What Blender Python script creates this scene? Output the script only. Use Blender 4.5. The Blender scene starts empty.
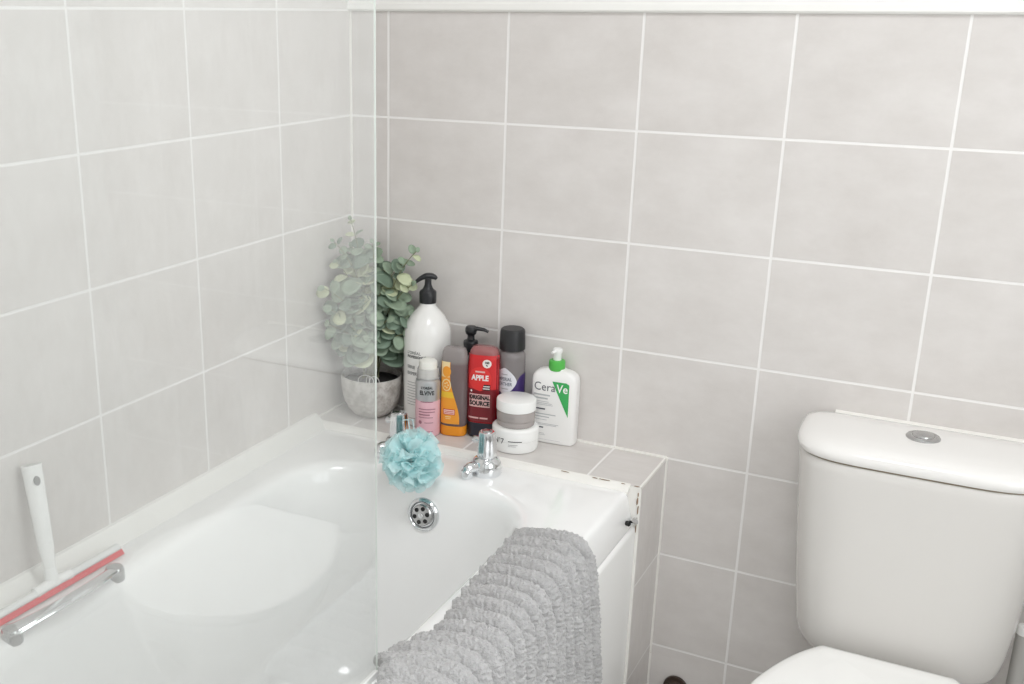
import bpy, math, random
from mathutils import Vector, Matrix, noise
random.seed(7)
PI = math.pi
scn = bpy.context.scene
col = scn.collection

# ------------------------------------------------------------------ helpers
def lin(c):
    out = []
    for v in c[:3]:
        v = v / 255.0
        out.append(v / 12.92 if v <= .04045 else ((v + .055) / 1.055) ** 2.4)
    return (*out, 1.0)

def mat(name, rgb=(200, 200, 200), rough=.4, metal=0.0, **kw):
    m = bpy.data.materials.new(name); m.use_nodes = True
    b = m.node_tree.nodes['Principled BSDF']
    b.inputs['Base Color'].default_value = lin(rgb)
    b.inputs['Roughness'].default_value = rough
    b.inputs['Metallic'].default_value = metal
    for k, v in kw.items():
        b.inputs[k].default_value = v
    return m

class Nodes:
    def __init__(s, m): s.t = m.node_tree; s.n = s.t.nodes; s.l = s.t.links
    def add(s, kind, **kw):
        n = s.n.new(kind)
        for k, v in kw.items(): setattr(n, k, v)
        return n
    def math(s, op, a, b=None, c=None):
        n = s.add('ShaderNodeMath', operation=op)
        for i, v in enumerate((a, b, c)):
            if v is None: continue
            if isinstance(v, (int, float)): n.inputs[i].default_value = v
            else: s.l.new(v, n.inputs[i])
        return n.outputs[0]
    def mix(s, f, a, b):
        n = s.add('ShaderNodeMix', data_type='RGBA')
        for i, v in ((0, f), (6, a), (7, b)):
            if isinstance(v, (int, float)): n.inputs[i].default_value = v
            elif isinstance(v, tuple): n.inputs[i].default_value = v
            else: s.l.new(v, n.inputs[i])
        return n.outputs[2]
    def noise(s, vec, scale, detail=3, rough=.55):
        n = s.add('ShaderNodeTexNoise'); n.inputs['Scale'].default_value = scale
        n.inputs['Detail'].default_value = detail; n.inputs['Roughness'].default_value = rough
        s.l.new(vec, n.inputs['Vector']); return n.outputs['Fac']

class MB:
    """collects shapes for ONE mesh"""
    def __init__(s): s.v = []; s.f = []; s.m = []
    def add(s, verts, faces, mi=0):
        o = len(s.v); s.v += [tuple(p) for p in verts]
        s.f += [tuple(i + o for i in f) for f in faces]; s.m += [mi] * len(faces)
    def loft(s, rings, cap0=True, cap1=True, mi=0, closed=True):
        n = len(rings[0]); vs = [p for r in rings for p in r]; fs = []
        for i in range(len(rings) - 1):
            for j in range(n if closed else n - 1):
                k = (j + 1) % n
                fs.append((i * n + j, i * n + k, (i + 1) * n + k, (i + 1) * n + j))
        if cap0: fs.append(tuple(reversed(range(n))))
        if cap1: fs.append(tuple((len(rings) - 1) * n + j for j in range(n)))
        s.add(vs, fs, mi)
    def lathe(s, prof, seg=40, mi=0, c=(0, 0, 0), cap0=True, cap1=True):
        rings = [[(c[0] + r * math.cos(2 * PI * j / seg), c[1] + r * math.sin(2 * PI * j / seg), c[2] + z) for j in range(seg)] for r, z in prof]
        s.loft(rings, cap0, cap1, mi)
    def tube(s, path, rad, seg=12, mi=0, flat=1.0, up=Vector((0, 0, 1))):
        path = [Vector(p) for p in path]; rings = []
        for i, p in enumerate(path):
            t = (path[min(i + 1, len(path) - 1)] - path[max(i - 1, 0)]).normalized()
            a = t.cross(up)
            if a.length < 1e-4: a = t.cross(Vector((1, 0, 0)))
            a.normalize(); b = a.cross(t).normalized()
            r = rad(i / (len(path) - 1)) if callable(rad) else rad
            rings.append([p + a * (r * math.cos(2 * PI * j / seg)) + b * (r * flat * math.sin(2 * PI * j / seg)) for j in range(seg)])
        s.loft(rings, True, True, mi)
    def box(s, x0, x1, y0, y1, z0, z1, mi=0):
        v = [(x, y, z) for z in (z0, z1) for y in (y0, y1) for x in (x0, x1)]
        s.add(v, [(0, 2, 3, 1), (4, 5, 7, 6), (0, 1, 5, 4), (2, 6, 7, 3), (0, 4, 6, 2), (1, 3, 7, 5)], mi)
    def patch(s, left, right, v0, v1, fn, nv=12, nu=8, mi=0):
        """surface patch between left(v) and right(v), laid on the surface fn(u, v)"""
        vs = []; fs = []
        for i in range(nv + 1):
            v = v0 + (v1 - v0) * i / nv; a, b = left(v), right(v)
            for j in range(nu + 1): vs.append(fn(a + (b - a) * j / nu, v))
        w = nu + 1
        for i in range(nv):
            for j in range(nu): fs.append((i * w + j, i * w + j + 1, (i + 1) * w + j + 1, (i + 1) * w + j))
        s.add(vs, fs, mi)
    def bar(s, u0, u1, v0, v1, fn, mi=0, nu=6):
        s.patch(lambda v: u0, lambda v: u1, v0, v1, fn, 1, nu, mi)
    def disc(s, uc, vc, ru, rv, fn, mi=0):
        h = lambda v: ru * math.sqrt(max(0, 1 - ((v - vc) / rv) ** 2))
        s.patch(lambda v: uc - h(v), lambda v: uc + h(v), vc - rv, vc + rv, fn, 16, 6, mi)
    def text(s, body, size, u, v, fn, mi=0, align='CENTER', bold=0.0, sx=1.0):
        c = bpy.data.curves.new('lettering_curve', 'FONT'); c.body = body; c.size = size
        c.align_x = align; c.align_y = 'CENTER'; c.offset = bold; c.resolution_u = 3
        o = bpy.data.objects.new('lettering_tmp', c); col.objects.link(o)
        dg = bpy.context.evaluated_depsgraph_get()
        me = bpy.data.meshes.new_from_object(o.evaluated_get(dg))
        s.add([fn(u + p.co.x * sx, v + p.co.y) for p in me.vertices], [tuple(p.vertices) for p in me.polygons], mi)
        bpy.data.objects.remove(o); bpy.data.curves.remove(c); bpy.data.meshes.remove(me)
    def build(s, name, mats, parent=None, smooth=35, local=False, bevel=0):
        if not isinstance(mats, (list, tuple)): mats = [mats]
        me = bpy.data.meshes.new(name)
        off = Vector((0, 0, 0))
        if parent is not None and not local:
            q = parent
            while q is not None: off += q.location; q = q.parent
        me.from_pydata([tuple(Vector(p) - off) for p in s.v], [], s.f)
        for m in mats: me.materials.append(m)
        me.polygons.foreach_set('material_index', s.m)
        me.update(); me.validate()
        if smooth:
            me.shade_smooth(); me.set_sharp_from_angle(angle=math.radians(smooth))
        o = bpy.data.objects.new(name, me); col.objects.link(o)
        if parent is not None: o.parent = parent
        if bevel:
            bv = o.modifiers.new('bevel', 'BEVEL'); bv.width = bevel; bv.segments = 3; bv.limit_method = 'ANGLE'
        return o

def thing(name, label, cat, loc=(0, 0, 0), rz=0, group=None):
    o = bpy.data.objects.new(name, None); o.empty_display_size = .05; col.objects.link(o)
    o.location = loc; o.rotation_euler = (0, 0, rz); o['label'] = label; o['category'] = cat
    if group: o['group'] = group
    return o
def struct(name, mb, m, **kw):
    o = mb.build(name, m, **kw); o['kind'] = 'structure'; return o

def rrect(cx, cy, hx, hy, r, z, na=10, ns=8):
    r = min(r, hx - 1e-4, hy - 1e-4); pts = []
    for (sx, sy, a0) in ((1, 1, 0), (-1, 1, 90), (-1, -1, 180), (1, -1, 270)):
        ox, oy = cx + sx * (hx - r), cy + sy * (hy - r)
        for k in range(na + 1):
            a = math.radians(a0 + 90 * k / na); pts.append((ox + r * math.cos(a), oy + r * math.sin(a)))
    out = []
    m = na + 1
    for q in range(4):
        out += pts[q * m:(q + 1) * m]
        A = pts[(q + 1) * m - 1]; B = pts[((q + 1) * m) % len(pts)]
        for k in range(1, ns): out.append((A[0] + (B[0] - A[0]) * k / ns, A[1] + (B[1] - A[1]) * k / ns))
    return [(x, y, z) for x, y in out]

def interp(tab, z):
    if z <= tab[0][0]: return tab[0][1:]
    for a, b in zip(tab, tab[1:]):
        if z <= b[0]:
            t = (z - a[0]) / (b[0] - a[0])
            return tuple(p + (q - p) * t for p, q in zip(a[1:], b[1:]))
    return tab[-1][1:]

def selring(a, b, n, z, seg=56):
    out = []
    for j in range(seg):
        t = 2 * PI * j / seg; c, s_ = math.cos(t), math.sin(t)
        out.append((a * math.copysign(abs(c) ** (2 / n), c), b * math.copysign(abs(s_) ** (2 / n), s_), z))
    return out
def selbody(mb, tab, n, mi=0, seg=56):
    mb.loft([selring(a, b, n, z, seg) for z, a, b in tab], True, True, mi)
def selfront(tab, n, eps=.0006):
    def fn(u, v):
        a, b = interp(tab, v); q = min(.995, abs(u) / a)
        return (u, -b * (1 - q ** n) ** (1 / n) - eps, v)
    return fn
def cylfront(r, ang=0.0, eps=.0006):
    """front of an upright cylinder; u runs around it, ang turns the middle away from -y"""
    def fn(u, v):
        R = (r(v) if callable(r) else r) + eps; t = -PI / 2 + ang + u / R
        return (R * math.cos(t), R * math.sin(t), v)
    return fn

# ------------------------------------------------------------------ levels (metres)
Z0 = 1.41                       # top tile line
TH, TW = .19905, .25            # tile pitch
LEDGE = Z0 - 4 * TH             # .6138
RIM = .605
LX, LY = .688, -.158            # ledge end and front
RX, RY, RZ = 1.75, -2.1, 2.35   # room

# ------------------------------------------------------------------ materials
def tile_mat(name, ax, u0, ul, v0, vl, grout=.0044):
    m = mat(name, (210, 206, 202), .3); N = Nodes(m); b = N.n['Principled BSDF']
    tc = N.add('ShaderNodeTexCoord'); sp = N.add('ShaderNodeSeparateXYZ'); N.l.new(tc.outputs['Object'], sp.inputs[0])
    def axis(a, o, l):
        q = N.math('DIVIDE', N.math('SUBTRACT', sp.outputs[a], o), l)
        f = N.math('FRACT', q)
        return N.math('FLOOR', q), N.math('MULTIPLY', N.math('MINIMUM', f, N.math('SUBTRACT', 1.0, f)), l)
    fu, du = axis(ax[0], u0, ul); fv, dv = axis(ax[1], v0, vl)
    d = N.math('MINIMUM', du, dv)
    mr = N.add('ShaderNodeMapRange', interpolation_type='SMOOTHSTEP'); N.l.new(d, mr.inputs[0])
    mr.inputs[1].default_value = grout * .36; mr.inputs[2].default_value = grout * .64
    tile = mr.outputs[0]
    cm = N.add('ShaderNodeCombineXYZ'); N.l.new(fu, cm.inputs[0]); N.l.new(fv, cm.inputs[1])
    wn = N.add('ShaderNodeTexWhiteNoise'); N.l.new(cm.outputs[0], wn.inputs['Vector'])
    off = N.add('ShaderNodeVectorMath', operation='MULTIPLY_ADD'); N.l.new(wn.outputs['Color'], off.inputs[0])
    off.inputs[1].default_value = (5, 5, 5); N.l.new(tc.outputs['Object'], off.inputs[2])
    cl = N.noise(off.outputs[0], 9, 5, .6)
    mp = N.add('ShaderNodeMapping'); mp.inputs['Rotation'].default_value = (.5, .6, .7); mp.inputs['Scale'].default_value = (1, 6, 2.2)
    N.l.new(off.outputs[0], mp.inputs[0]); st = N.noise(mp.outputs[0], 11, 6, .65)
    f = N.math('ADD', N.math('MULTIPLY', cl, .6), N.math('MULTIPLY', st, .5))
    f = N.math('ADD', f, N.math('MULTIPLY', N.math('SUBTRACT', wn.outputs['Value'], .5), .10))
    cr = N.add('ShaderNodeValToRGB'); N.l.new(f, cr.inputs[0])
    cr.color_ramp.elements[0].position = .3; cr.color_ramp.elements[0].color = lin((209, 204, 200))
    cr.color_ramp.elements[1].position = .75; cr.color_ramp.elements[1].color = lin((225, 221, 218))
    N.l.new(N.mix(tile, lin((241, 239, 237)), cr.outputs[0]), b.inputs['Base Color'])
    N.l.new(N.math('MULTIPLY_ADD', tile, -.42, .72), b.inputs['Roughness'])
    bp = N.add('ShaderNodeBump'); bp.inputs['Strength'].default_value = .35; bp.inputs['Distance'].default_value = .002
    N.l.new(tile, bp.inputs['Height']); N.l.new(bp.outputs[0], b.inputs['Normal'])
    return m

BIG = 50.0
M_back = tile_mat('wall_tile_back', ('X', 'Z'), .0864, TW, Z0, TH)
M_left = tile_mat('wall_tile_left', ('Y', 'Z'), -.2453, TW, Z0, TH)
M_ltop = tile_mat('ledge_tile_top', ('X', 'Y'), .0864, TW, 9.0, BIG)
M_lend = tile_mat('ledge_tile_end', ('Y', 'Z'), 9.0, BIG, Z0, TH)
M_paint = mat('white_paint', (240, 240, 239), .5)
M_ceil = mat('ceiling_paint', (244, 244, 243), .6)
M_floor = mat('floor_vinyl', (150, 146, 142), .45)
N = Nodes(M_floor); tc = N.add('ShaderNodeTexCoord')
N.l.new(N.mix(N.noise(tc.outputs['Object'], 14, 5), lin((204, 202, 200)), lin((222, 220, 218))), N.n['Principled BSDF'].inputs['Base Color'])
M_trim = mat('white_gloss_trim', (243, 242, 238), .3)
M_caulk = mat('white_caulk', (242, 240, 235), .55)
N = Nodes(M_caulk); tc = N.add('ShaderNodeTexCoord')
f = N.noise(tc.outputs['Object'], 38, 5, .7); mr = N.add('ShaderNodeMapRange'); N.l.new(f, mr.inputs[0])
mr.inputs[1].default_value = .66; mr.inputs[2].default_value = .74
N.l.new(N.mix(mr.outputs[0], lin((243, 241, 236)), lin((176, 160, 142))), N.n['Principled BSDF'].inputs['Base Color'])
M_stain = mat('chipped_grout', (150, 126, 104), .8)
M_acryl = mat('bath_acrylic', (248, 248, 247), .16)
M_acryl.node_tree.nodes['Principled BSDF'].inputs['Coat Weight'].default_value = .3
M_panel = mat('bath_panel_acrylic', (248, 248, 246), .22)
M_ceram = mat('toilet_ceramic', (238, 236, 233), .14)
M_ceram_shaded = mat('shaded_ceramic', (222, 219, 215), .14)  # toilet ceramic darkened in colour for the shade on the cistern front
M_seat = mat('toilet_seat_plastic', (243, 242, 239), .2)
M_chrome = mat('chrome', (226, 228, 230), .08, 1.0)
M_brush = mat('satin_chrome', (190, 190, 190), .22, 1.0)
M_black = mat('black_hole', (18, 18, 18), .6)
M_blackpl = mat('black_plastic', (34, 35, 38), .32)
M_whitepl = mat('white_plastic', (246, 246, 244), .25)
M_red = mat('red_rubber', (222, 48, 56), .45)
M_ink = mat('dark_print', (58, 58, 60), .5)
M_greyink = mat('grey_print', (150, 150, 150), .5)

def clear_mix(name, rgb, rough, opacity, top=None, level=None, axis='Z'):
    """coloured translucent plastic: part see-through, part surface; above 'level' the empty bottle shows"""
    m = mat(name, rgb, rough); N = Nodes(m); b = N.n['Principled BSDF']; out = N.n['Material Output']
    tr = N.add('ShaderNodeBsdfTransparent'); tr.inputs[0].default_value = (.92, .91, .91, 1)
    mx = N.add('ShaderNodeMixShader'); N.l.new(tr.outputs[0], mx.inputs[1]); N.l.new(b.outputs[0], mx.inputs[2])
    N.l.new(mx.outputs[0], out.inputs[0]); mx.inputs[0].default_value = opacity
    if top is not None:
        tc = N.add('ShaderNodeTexCoord'); sp = N.add('ShaderNodeSeparateXYZ'); N.l.new(tc.outputs['Object'], sp.inputs[0])
        mr = N.add('ShaderNodeMapRange'); N.l.new(sp.outputs[axis], mr.inputs[0])
        mr.inputs[1].default_value = level - .004; mr.inputs[2].default_value = level + .004
        N.l.new(N.mix(mr.outputs[0], lin(rgb), lin(top)), b.inputs['Base Color'])
        N.l.new(N.math('MULTIPLY_ADD', mr.outputs[0], .55 - opacity, opacity), mx.inputs[0])
    return m

# glass of the screen: clear, reflecting on both faces, lightly filmed with limescale
M_glass = bpy.data.materials.new('screen_glass'); M_glass.use_nodes = True
N = Nodes(M_glass); N.n.remove(N.n['Principled BSDF']); out = N.n['Material Output']
tr = N.add('ShaderNodeBsdfTransparent'); tr.inputs[0].default_value = (.982, .99, .985, 1)
gl = N.add('ShaderNodeBsdfGlossy'); gl.inputs['Roughness'].default_value = .0
df = N.add('ShaderNodeBsdfDiffuse'); df.inputs[0].default_value = (.89, .895, .89, 1)
lw = N.add('ShaderNodeLayerWeight'); lw.inputs[0].default_value = .5
R = N.math('MULTIPLY_ADD', N.math('POWER', lw.outputs['Facing'], 5.0), .90, .092)
m1 = N.add('ShaderNodeMixShader'); N.l.new(R, m1.inputs[0]); N.l.new(tr.outputs[0], m1.inputs[1]); N.l.new(gl.outputs[0], m1.inputs[2])
tc = N.add('ShaderNodeTexCoord')
hz = N.math('MULTIPLY_ADD', N.noise(tc.outputs['Object'], 5, 4), .04, .055)
m2 = N.add('ShaderNodeMixShader'); N.l.new(hz, m2.inputs[0]); N.l.new(m1.outputs[0], m2.inputs[1]); N.l.new(df.outputs[0], m2.inputs[2])
N.l.new(m2.outputs[0], out.inputs[0])
M_gedge = mat('glass_edge_glint', (236, 244, 238), .3)  # white colour stands for light scattered along the glass edge

# ------------------------------------------------------------------ room
b = MB(); b.box(-.06, RX + .06, 0, .08, 0, Z0); struct('wall_back', b, M_back, smooth=0)
b = MB(); b.box(-.06, RX + .06, 0, .08, Z0, RZ); struct('wall_back_upper', b, M_paint, smooth=0)
b = MB(); b.box(-.08, 0, RY - .08, 0, 0, RZ); struct('wall_left', b, M_left, smooth=0)
b = MB(); b.box(RX, RX + .08, RY - .08, 0, 0, RZ); struct('wall_right', b, M_paint, smooth=0)
b = MB(); b.box(0, RX, RY - .08, RY, 0, RZ); struct('wall_front', b, M_paint, smooth=0)
b = MB(); b.box(-.08, RX + .08, RY - .08, .08, -.06, 0); struct('floor', b, M_floor, smooth=0)
b = MB(); b.box(-.08, RX + .08, RY - .08, .08, RZ, RZ + .06); struct('ceiling', b, M_ceil, smooth=0)
# tile edging above the tiles on the end wall
b = MB(); b.loft([[(x, 0, Z0 - .001), (x, -.007, Z0 - .001), (x, -.010, Z0 + .002), (x, -.010, Z0 + .011), (x, -.006, Z0 + .016), (x, 0, Z0 + .017)] for x in (0, RX)])
struct('trim_1', b, M_trim)
# corner joint
b = MB(); b.box(0, .0035, -.0035, 0, LEDGE, RZ); struct('trim_2', b, M_caulk, smooth=0)

# tiled ledge behind the bath
b = MB(); b.box(0, LX, LY, 0, 0, LEDGE)
b.m = [0, 1, 3, 0, 2, 2]
# face order: bottom, top, front(-y), back, left, right
b.m = [0, 1, 3, 0, 2, 2]
o = struct('ledge', b, [M_back, M_ltop, M_lend, M_caulk], smooth=0)
# joints of the ledge
b = MB(); b.box(0, LX, -.004, 0, LEDGE - .002, LEDGE + .0035)
b.box(0, .004, LY, 0, LEDGE - .002, LEDGE + .0035); struct('trim_3', b, M_caulk, smooth=0)
b = MB(); b.box(LX - .002, LX + .003, -.004, 0, 0, LEDGE + .001); struct('trim_4', b, M_caulk, smooth=0)
b = MB(); b.box(LX - .0035, LX + .0008, LY, 0, LEDGE - .0035, LEDGE + .0012)
b.box(LX - .004, LX + .0008, LY - .0008, LY + .0035, 0, LEDGE + .001); struct('trim_5', b, M_caulk, smooth=0)
# caulk bead between ledge and bath
b = MB(); n = 60
rings = []
for i in range(n + 1):
    x = .005 + (LX - .025) * i / n; w = .012 + .004 * noise.noise(Vector((x * 14, 0, 0)))
    rings.append([(x, LY + .006, LEDGE - .004), (x, LY + .006, LEDGE + .0012), (x, LY - w * .4, LEDGE - .001), (x, LY - w, RIM + .0005), (x, LY - w, RIM - .004)])
b.loft(rings); struct('trim_6', b, M_caulk)
# chipped, stained grout on the ledge's outer corner
b = MB()
def chip(x, y, z, dx, dy, dz, n=9):
    up_ = dz > dx
    ring = []
    for k in range(n):
        a = 2 * PI * k / n; q = random.uniform(.55, 1.0)
        ring.append((math.cos(a) * q, math.sin(a) * q))
    lo = [(x + dx * c, y + (0 if up_ else dy * d), z + (dz * d if up_ else 0)) for c, d in ring]
    hi = [(px_, py_ - (.0008 if up_ else 0), pz_ + (0 if up_ else .0008)) for px_, py_, pz_ in lo]
    b.loft([lo, hi])
for z, h, w in ((.600, .006, .0016), (.588, .009, .0022), (.571, .012, .0018), (.552, .007, .0014), (.535, .010, .0012)):
    chip(LX - .0035 + random.uniform(-.001, .001), LY - .0009, z, w, .001, h)
for x, w in ((.545, .009), (.603, .006), (.622, .012), (.655, .005), (.681, .006)):
    chip(x, LY - .0005, LEDGE + .0009, w, .0014, 0)
struct('trim_7', b, M_stain)
# cove strip between left wall and bath
b = MB()
b.loft([[(0, y, RIM - .006), (.036, y, RIM - .006), (.037, y, RIM + .001), (.028, y, RIM + .006), (.012, y, RIM + .016), (.006, y, RIM + .022), (.0, y, RIM + .023)] for y in (LY + .004, RY)])
struct('trim_8', b, M_trim)
# bead behind the cistern
b = MB(); b.loft([[(x, 0, Z0 - .672), (x, -.024 + .002 * math.sin(x * 90), Z0 - .668), (x, -.020, Z0 - .655), (x, 0, Z0 - .648)] for x in [.972 + .34 * i / 30 for i in range(31)]])
struct('trim_9', b, M_caulk)

# ------------------------------------------------------------------ bathtub
bath = thing('bathtub', 'white acrylic bathtub along the tiled wall with chrome overflow', 'bathtub', (.33, -1.0, 0))
BX0, BX1, BY1, BY0 = .0, .667, LY, RY + .02
ocx, ocy, ohx, ohy = (BX0 + BX1) / 2, (BY0 + BY1) / 2, (BX1 - BX0) / 2, (BY1 - BY0) / 2
IX0, IX1, IY1, IY0 = .098, .552, -.280, -1.86
icx, icy, ihx, ihy = (IX0 + IX1) / 2, (IY0 + IY1) / 2, (IX1 - IX0) / 2, (IY1 - IY0) / 2
b = MB(); rings = []
for ins, z in ((.008, RIM - .066), (.002, RIM - .064), (0, RIM - .058), (0, RIM - .010), (.0015, RIM - .004), (.005, RIM - .001), (.010, RIM)):
    rings.append(rrect(ocx, ocy, ohx - ins, ohy - ins, .012, z))
for ins, z, r in ((-.020, RIM, .145), (-.013, RIM - .0006, .14), (-.006, RIM - .003, .14), (.000, RIM - .008, .135), (.006, RIM - .018, .13), (.010, RIM - .035, .13), (.016, RIM - .08, .125), (.030, RIM - .18, .12),
                  (.046, RIM - .29, .11), (.058, RIM - .35, .115), (.075, RIM - .385, .12), (.10, RIM - .403, .12), (.13, RIM - .408, .10)):
    dy = .6 * ins if ins > .02 else 0
    rings.append(rrect(icx, icy - 0, ihx - ins, ihy - ins - dy * .4, r, z))
rings.append(rrect(icx, icy, .03, .4, .02, RIM - .411))
rings = [[(x + (.014 * min(1, max(0, (RIM - .004 - z) / .058)) if x > .64 else 0), y, z) for x, y, z in r] for r in rings]
b.loft(rings, False, True); b.build('basin', M_acryl, bath, smooth=50)
b = MB(); b.loft([[(.640, y, .012), (.6835, y, .012), (.6835, y, RIM - .076), (.6825, y, RIM - .070), (.678, y, RIM - .066), (.640, y, RIM - .066)] for y in (RY + .03, LY - .001)])
b.build('side_panel', M_panel, bath, smooth=60)
# overflow on the sloping end of the basin
ov = Vector((.3285, IY1 - .0135, RIM - .07)); nrm = Vector((0, -1, .17)).normalized()
q = nrm.to_track_quat('Z', 'Y').to_matrix()
def onov(mb):
    mb.v = [tuple(ov + q @ (Vector(p) * 1.1)) for p in mb.v]; return mb
b = MB(); b.lathe([(.029, -.004), (.029, .003), (.027, .006), (.0235, .008), (.0215, .0065), (.0205, .004), (.003, .004)], 44)
of = onov(b).build('overflow', M_chrome, bath)
b = MB(); b.lathe([(.0185, .002), (.0185, .008), (.0165, .0105), (.010, .0115), (.002, .0115)], 36); onov(b).build('grille', M_brush, of)
b = MB()
for k in range(6):
    a = 2 * PI * k / 6 + .3; b.lathe([(.0037, .0085), (.0037, .0119), (.001, .0120)], 14, c=(.0118 * math.cos(a), .0118 * math.sin(a), 0))
onov(b).build('grille_hole', M_black, of)
b = MB(); b.lathe([(.0045, .009), (.0045, .0128), (.003, .0138), (.0005, .014)], 16); onov(b).build('screw', M_chrome, of)
# grab handle on the wall side of the basin
def grab(y0, y1, parent):
    b = MB(); P = []
    for i in range(33):
        t = i / 32; bow = math.sin(PI * t) ** .8
        P.append((.086 + .024 * bow, y0 + (y1 - y0) * t, RIM + .004 + .014 * bow))
    b.tube(P, lambda t: .0105 + .0050 * max(0, 2 * t - 1) ** 3, 16, flat=.5)
    h = b.build('grab_handle', M_chrome, parent)
    h['label'] = 'chrome grab handle'
    for yy in (y0, y1):
        c = MB(); c.lathe([(.0145, -.012), (.0145, .004), (.012, .009), (.006, .0115), (.001, .012)], 24, c=(.088, yy, RIM + .002)); c.build('handle_mount', M_brush, h)
grab(-.832, -1.030, bath)
# pin holding the panel at the ledge end
b = MB(); b.tube([(.683, -.192, RIM - .046), (.683, -.178, RIM - .047), (.6835, -.166, RIM - .051), (.6835, -.160, RIM - .058)], .0048, 14)
pin = b.build('fixing_pin', M_chrome, bath)
b = MB(); b.lathe([(.0046, -.003), (.0046, .003), (.0036, .0038), (.001, .004)], 18)
Rm = Vector((1, -.5, .1)).to_track_quat('Z', 'Y').to_matrix(); b.v = [tuple(Vector((.6815, -.200, RIM - .044)) + Rm @ Vector(p)) for p in b.v]
b.build('pin_hole_dark', M_black, pin)  # black disc painted for the dark inside a hole beside the pin

# ------------------------------------------------------------------ taps
def tap(x, y, label, yaw=0):
    t = thing('bath_tap', label, 'tap', (x, y, RIM), yaw, 'chrome bath taps')
    b = MB(); b.lathe([(.0268, 0), (.0280, .003), (.0279, .014), (.0266, .022), (.0235, .0285), (.0188, .0325), (.0165, .033), (.0165, .036)], 44)
    b.build('body', M_chrome, t, local=True)
    b = MB(); P = [(0, -.010, .015), (0, -.024, .0175), (0, -.033, .0190), (0, -.038, .0190), (0, -.0420, .0170), (0, -.0435, .0120)]
    b.tube(P, lambda s: .0105 - .0012 * s, 20); b.lathe([(.0098, -.004), (.0108, -.002), (.0108, .010), (.009, .012)], 24, c=(0, -.0435, .0045))
    b.build('spout', M_chrome, t, local=True)
    b = MB(); rings = []
    for z, r in ((.033, .0150), (.035, .0172), (.039, .0180), (.052, .0172), (.066, .0162), (.076, .0158), (.0805, .0150), (.082, .0125)):
        rings.append([(r * (1 + .045 * math.cos(7 * a)) * math.cos(a), r * (1 + .045 * math.cos(7 * a)) * math.sin(a), z) for a in [2 * PI * j / 56 for j in range(56)]])
    b.loft(rings); h = b.build('handle', M_chrome, t, local=True, smooth=30)
    b = MB(); b.lathe([(.0095, .0813), (.0095, .083), (.007, .084), (.001, .0843)], 28); b.build('index_disc', M_brush, h, local=True)
    b = MB(); b.tube([(-.012, 0, .058), (-.020, -.001, .059), (-.028, -.002, .058), (-.033, -.002, .056)], lambda s: .0052 + .0022 * s, 14); b.build('lever', M_chrome, h, local=True)
    return t
tap(.4145, -.214, 'uncovered chrome bath tap in front of the white cream jars', math.radians(-28))
tap(.226, -.205, 'chrome bath tap mostly hidden behind the turquoise bath puff', math.radians(-28))

# ------------------------------------------------------------------ glass screen
ga = -.0113
scr = thing('shower_screen', 'clear frameless glass screen standing on the bathtub edge', 'shower screen', (.5625, -.8645, RIM))
def gp(d, w, z): return (.5625 + ga * 0 + w + .0113 * d, -.8645 - d, z)
b = MB(); D = 1.20; w = .0018
b.add([gp(.0015, -w, RIM + .002), gp(D, -w, RIM + .002), gp(D, -w, 2.06), gp(.0015, -w, 2.06), gp(.0015, w, RIM + .002), gp(D, w, RIM + .002), gp(D, w, 2.06), gp(.0015, w, 2.06)],
      [(0, 1, 2, 3), (4, 7, 6, 5), (1, 5, 6, 2), (3, 2, 6, 7), (0, 4, 5, 1)])
b.build('glass_pane', M_glass, scr, smooth=0)
b = MB()
b.loft([[gp(.0016, -w * .62, z), gp(.0006, -w * .5, z), gp(0, -w * .25, z), gp(0, w * .25, z), gp(.0006, w * .5, z), gp(.0016, w * .62, z)] for z in (RIM + .002, 2.06)])
e = b.build('polished_edge', M_gedge, scr); e['label'] = 'polished glass edge with its glint painted white'
b = MB(); b.loft([[gp(d, -.006, RIM - .0005), gp(d, -.004, RIM + .006), gp(d, .004, RIM + .006), gp(d, .006, RIM - .0005)] for d in (.004, D)]); b.build('bottom_seal', M_whitepl, scr)

# ------------------------------------------------------------------ bath mat draped over the rim
def catmull(P, n):
    P = [Vector(p) for p in P]; out = []
    Q = [2 * P[0] - P[1]] + P + [2 * P[-1] - P[-2]]
    for i in range(1, len(Q) - 2):
        for k in range(n):
            t = k / n; a, b_, c, d = Q[i - 1], Q[i], Q[i + 1], Q[i + 2]
            out.append(.5 * ((2 * b_) + (c - a) * t + (2 * a - 5 * b_ + 4 * c - d) * t * t + (3 * b_ - a - 3 * c + d) * t ** 3))
    out.append(P[-1]); return out
outer = catmull([(.5555, 0, RIM + .002), (.5570, 0, RIM + .0075), (.566, 0, RIM + .0135), (.582, 0, RIM + .0195), (.602, 0, RIM + .0238), (.626, 0, RIM + .0275), (.650, 0, RIM + .0290), (.668, 0, RIM + .0278), (.682, 0, RIM + .0215), (.692, 0, RIM + .0095), (.6985, 0, RIM - .006), (.7045, 0, RIM - .036), (.7105, 0, RIM - .084), (.7165, 0, RIM - .144), (.7235, 0, RIM - .222), (.730, 0, RIM - .32), (.734, 0, RIM - .42)], 14)
prof = outer
L = [0]
for a, c in zip(prof, prof[1:]): L.append(L[-1] + (c - a).length)
NS, NY = 560, 440
def at_s(s):
    s = max(0, min(L[-1], s)); i = 0
    lo, hi = 0, len(L) - 1
    while hi - lo > 1:
        mid = (lo + hi) // 2
        if L[mid] <= s: lo = mid
        else: hi = mid
    t = (s - L[lo]) / max(1e-9, L[hi] - L[lo]); return prof[lo].lerp(prof[hi], t)
Y1, Y0m = -.416, -.935
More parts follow.
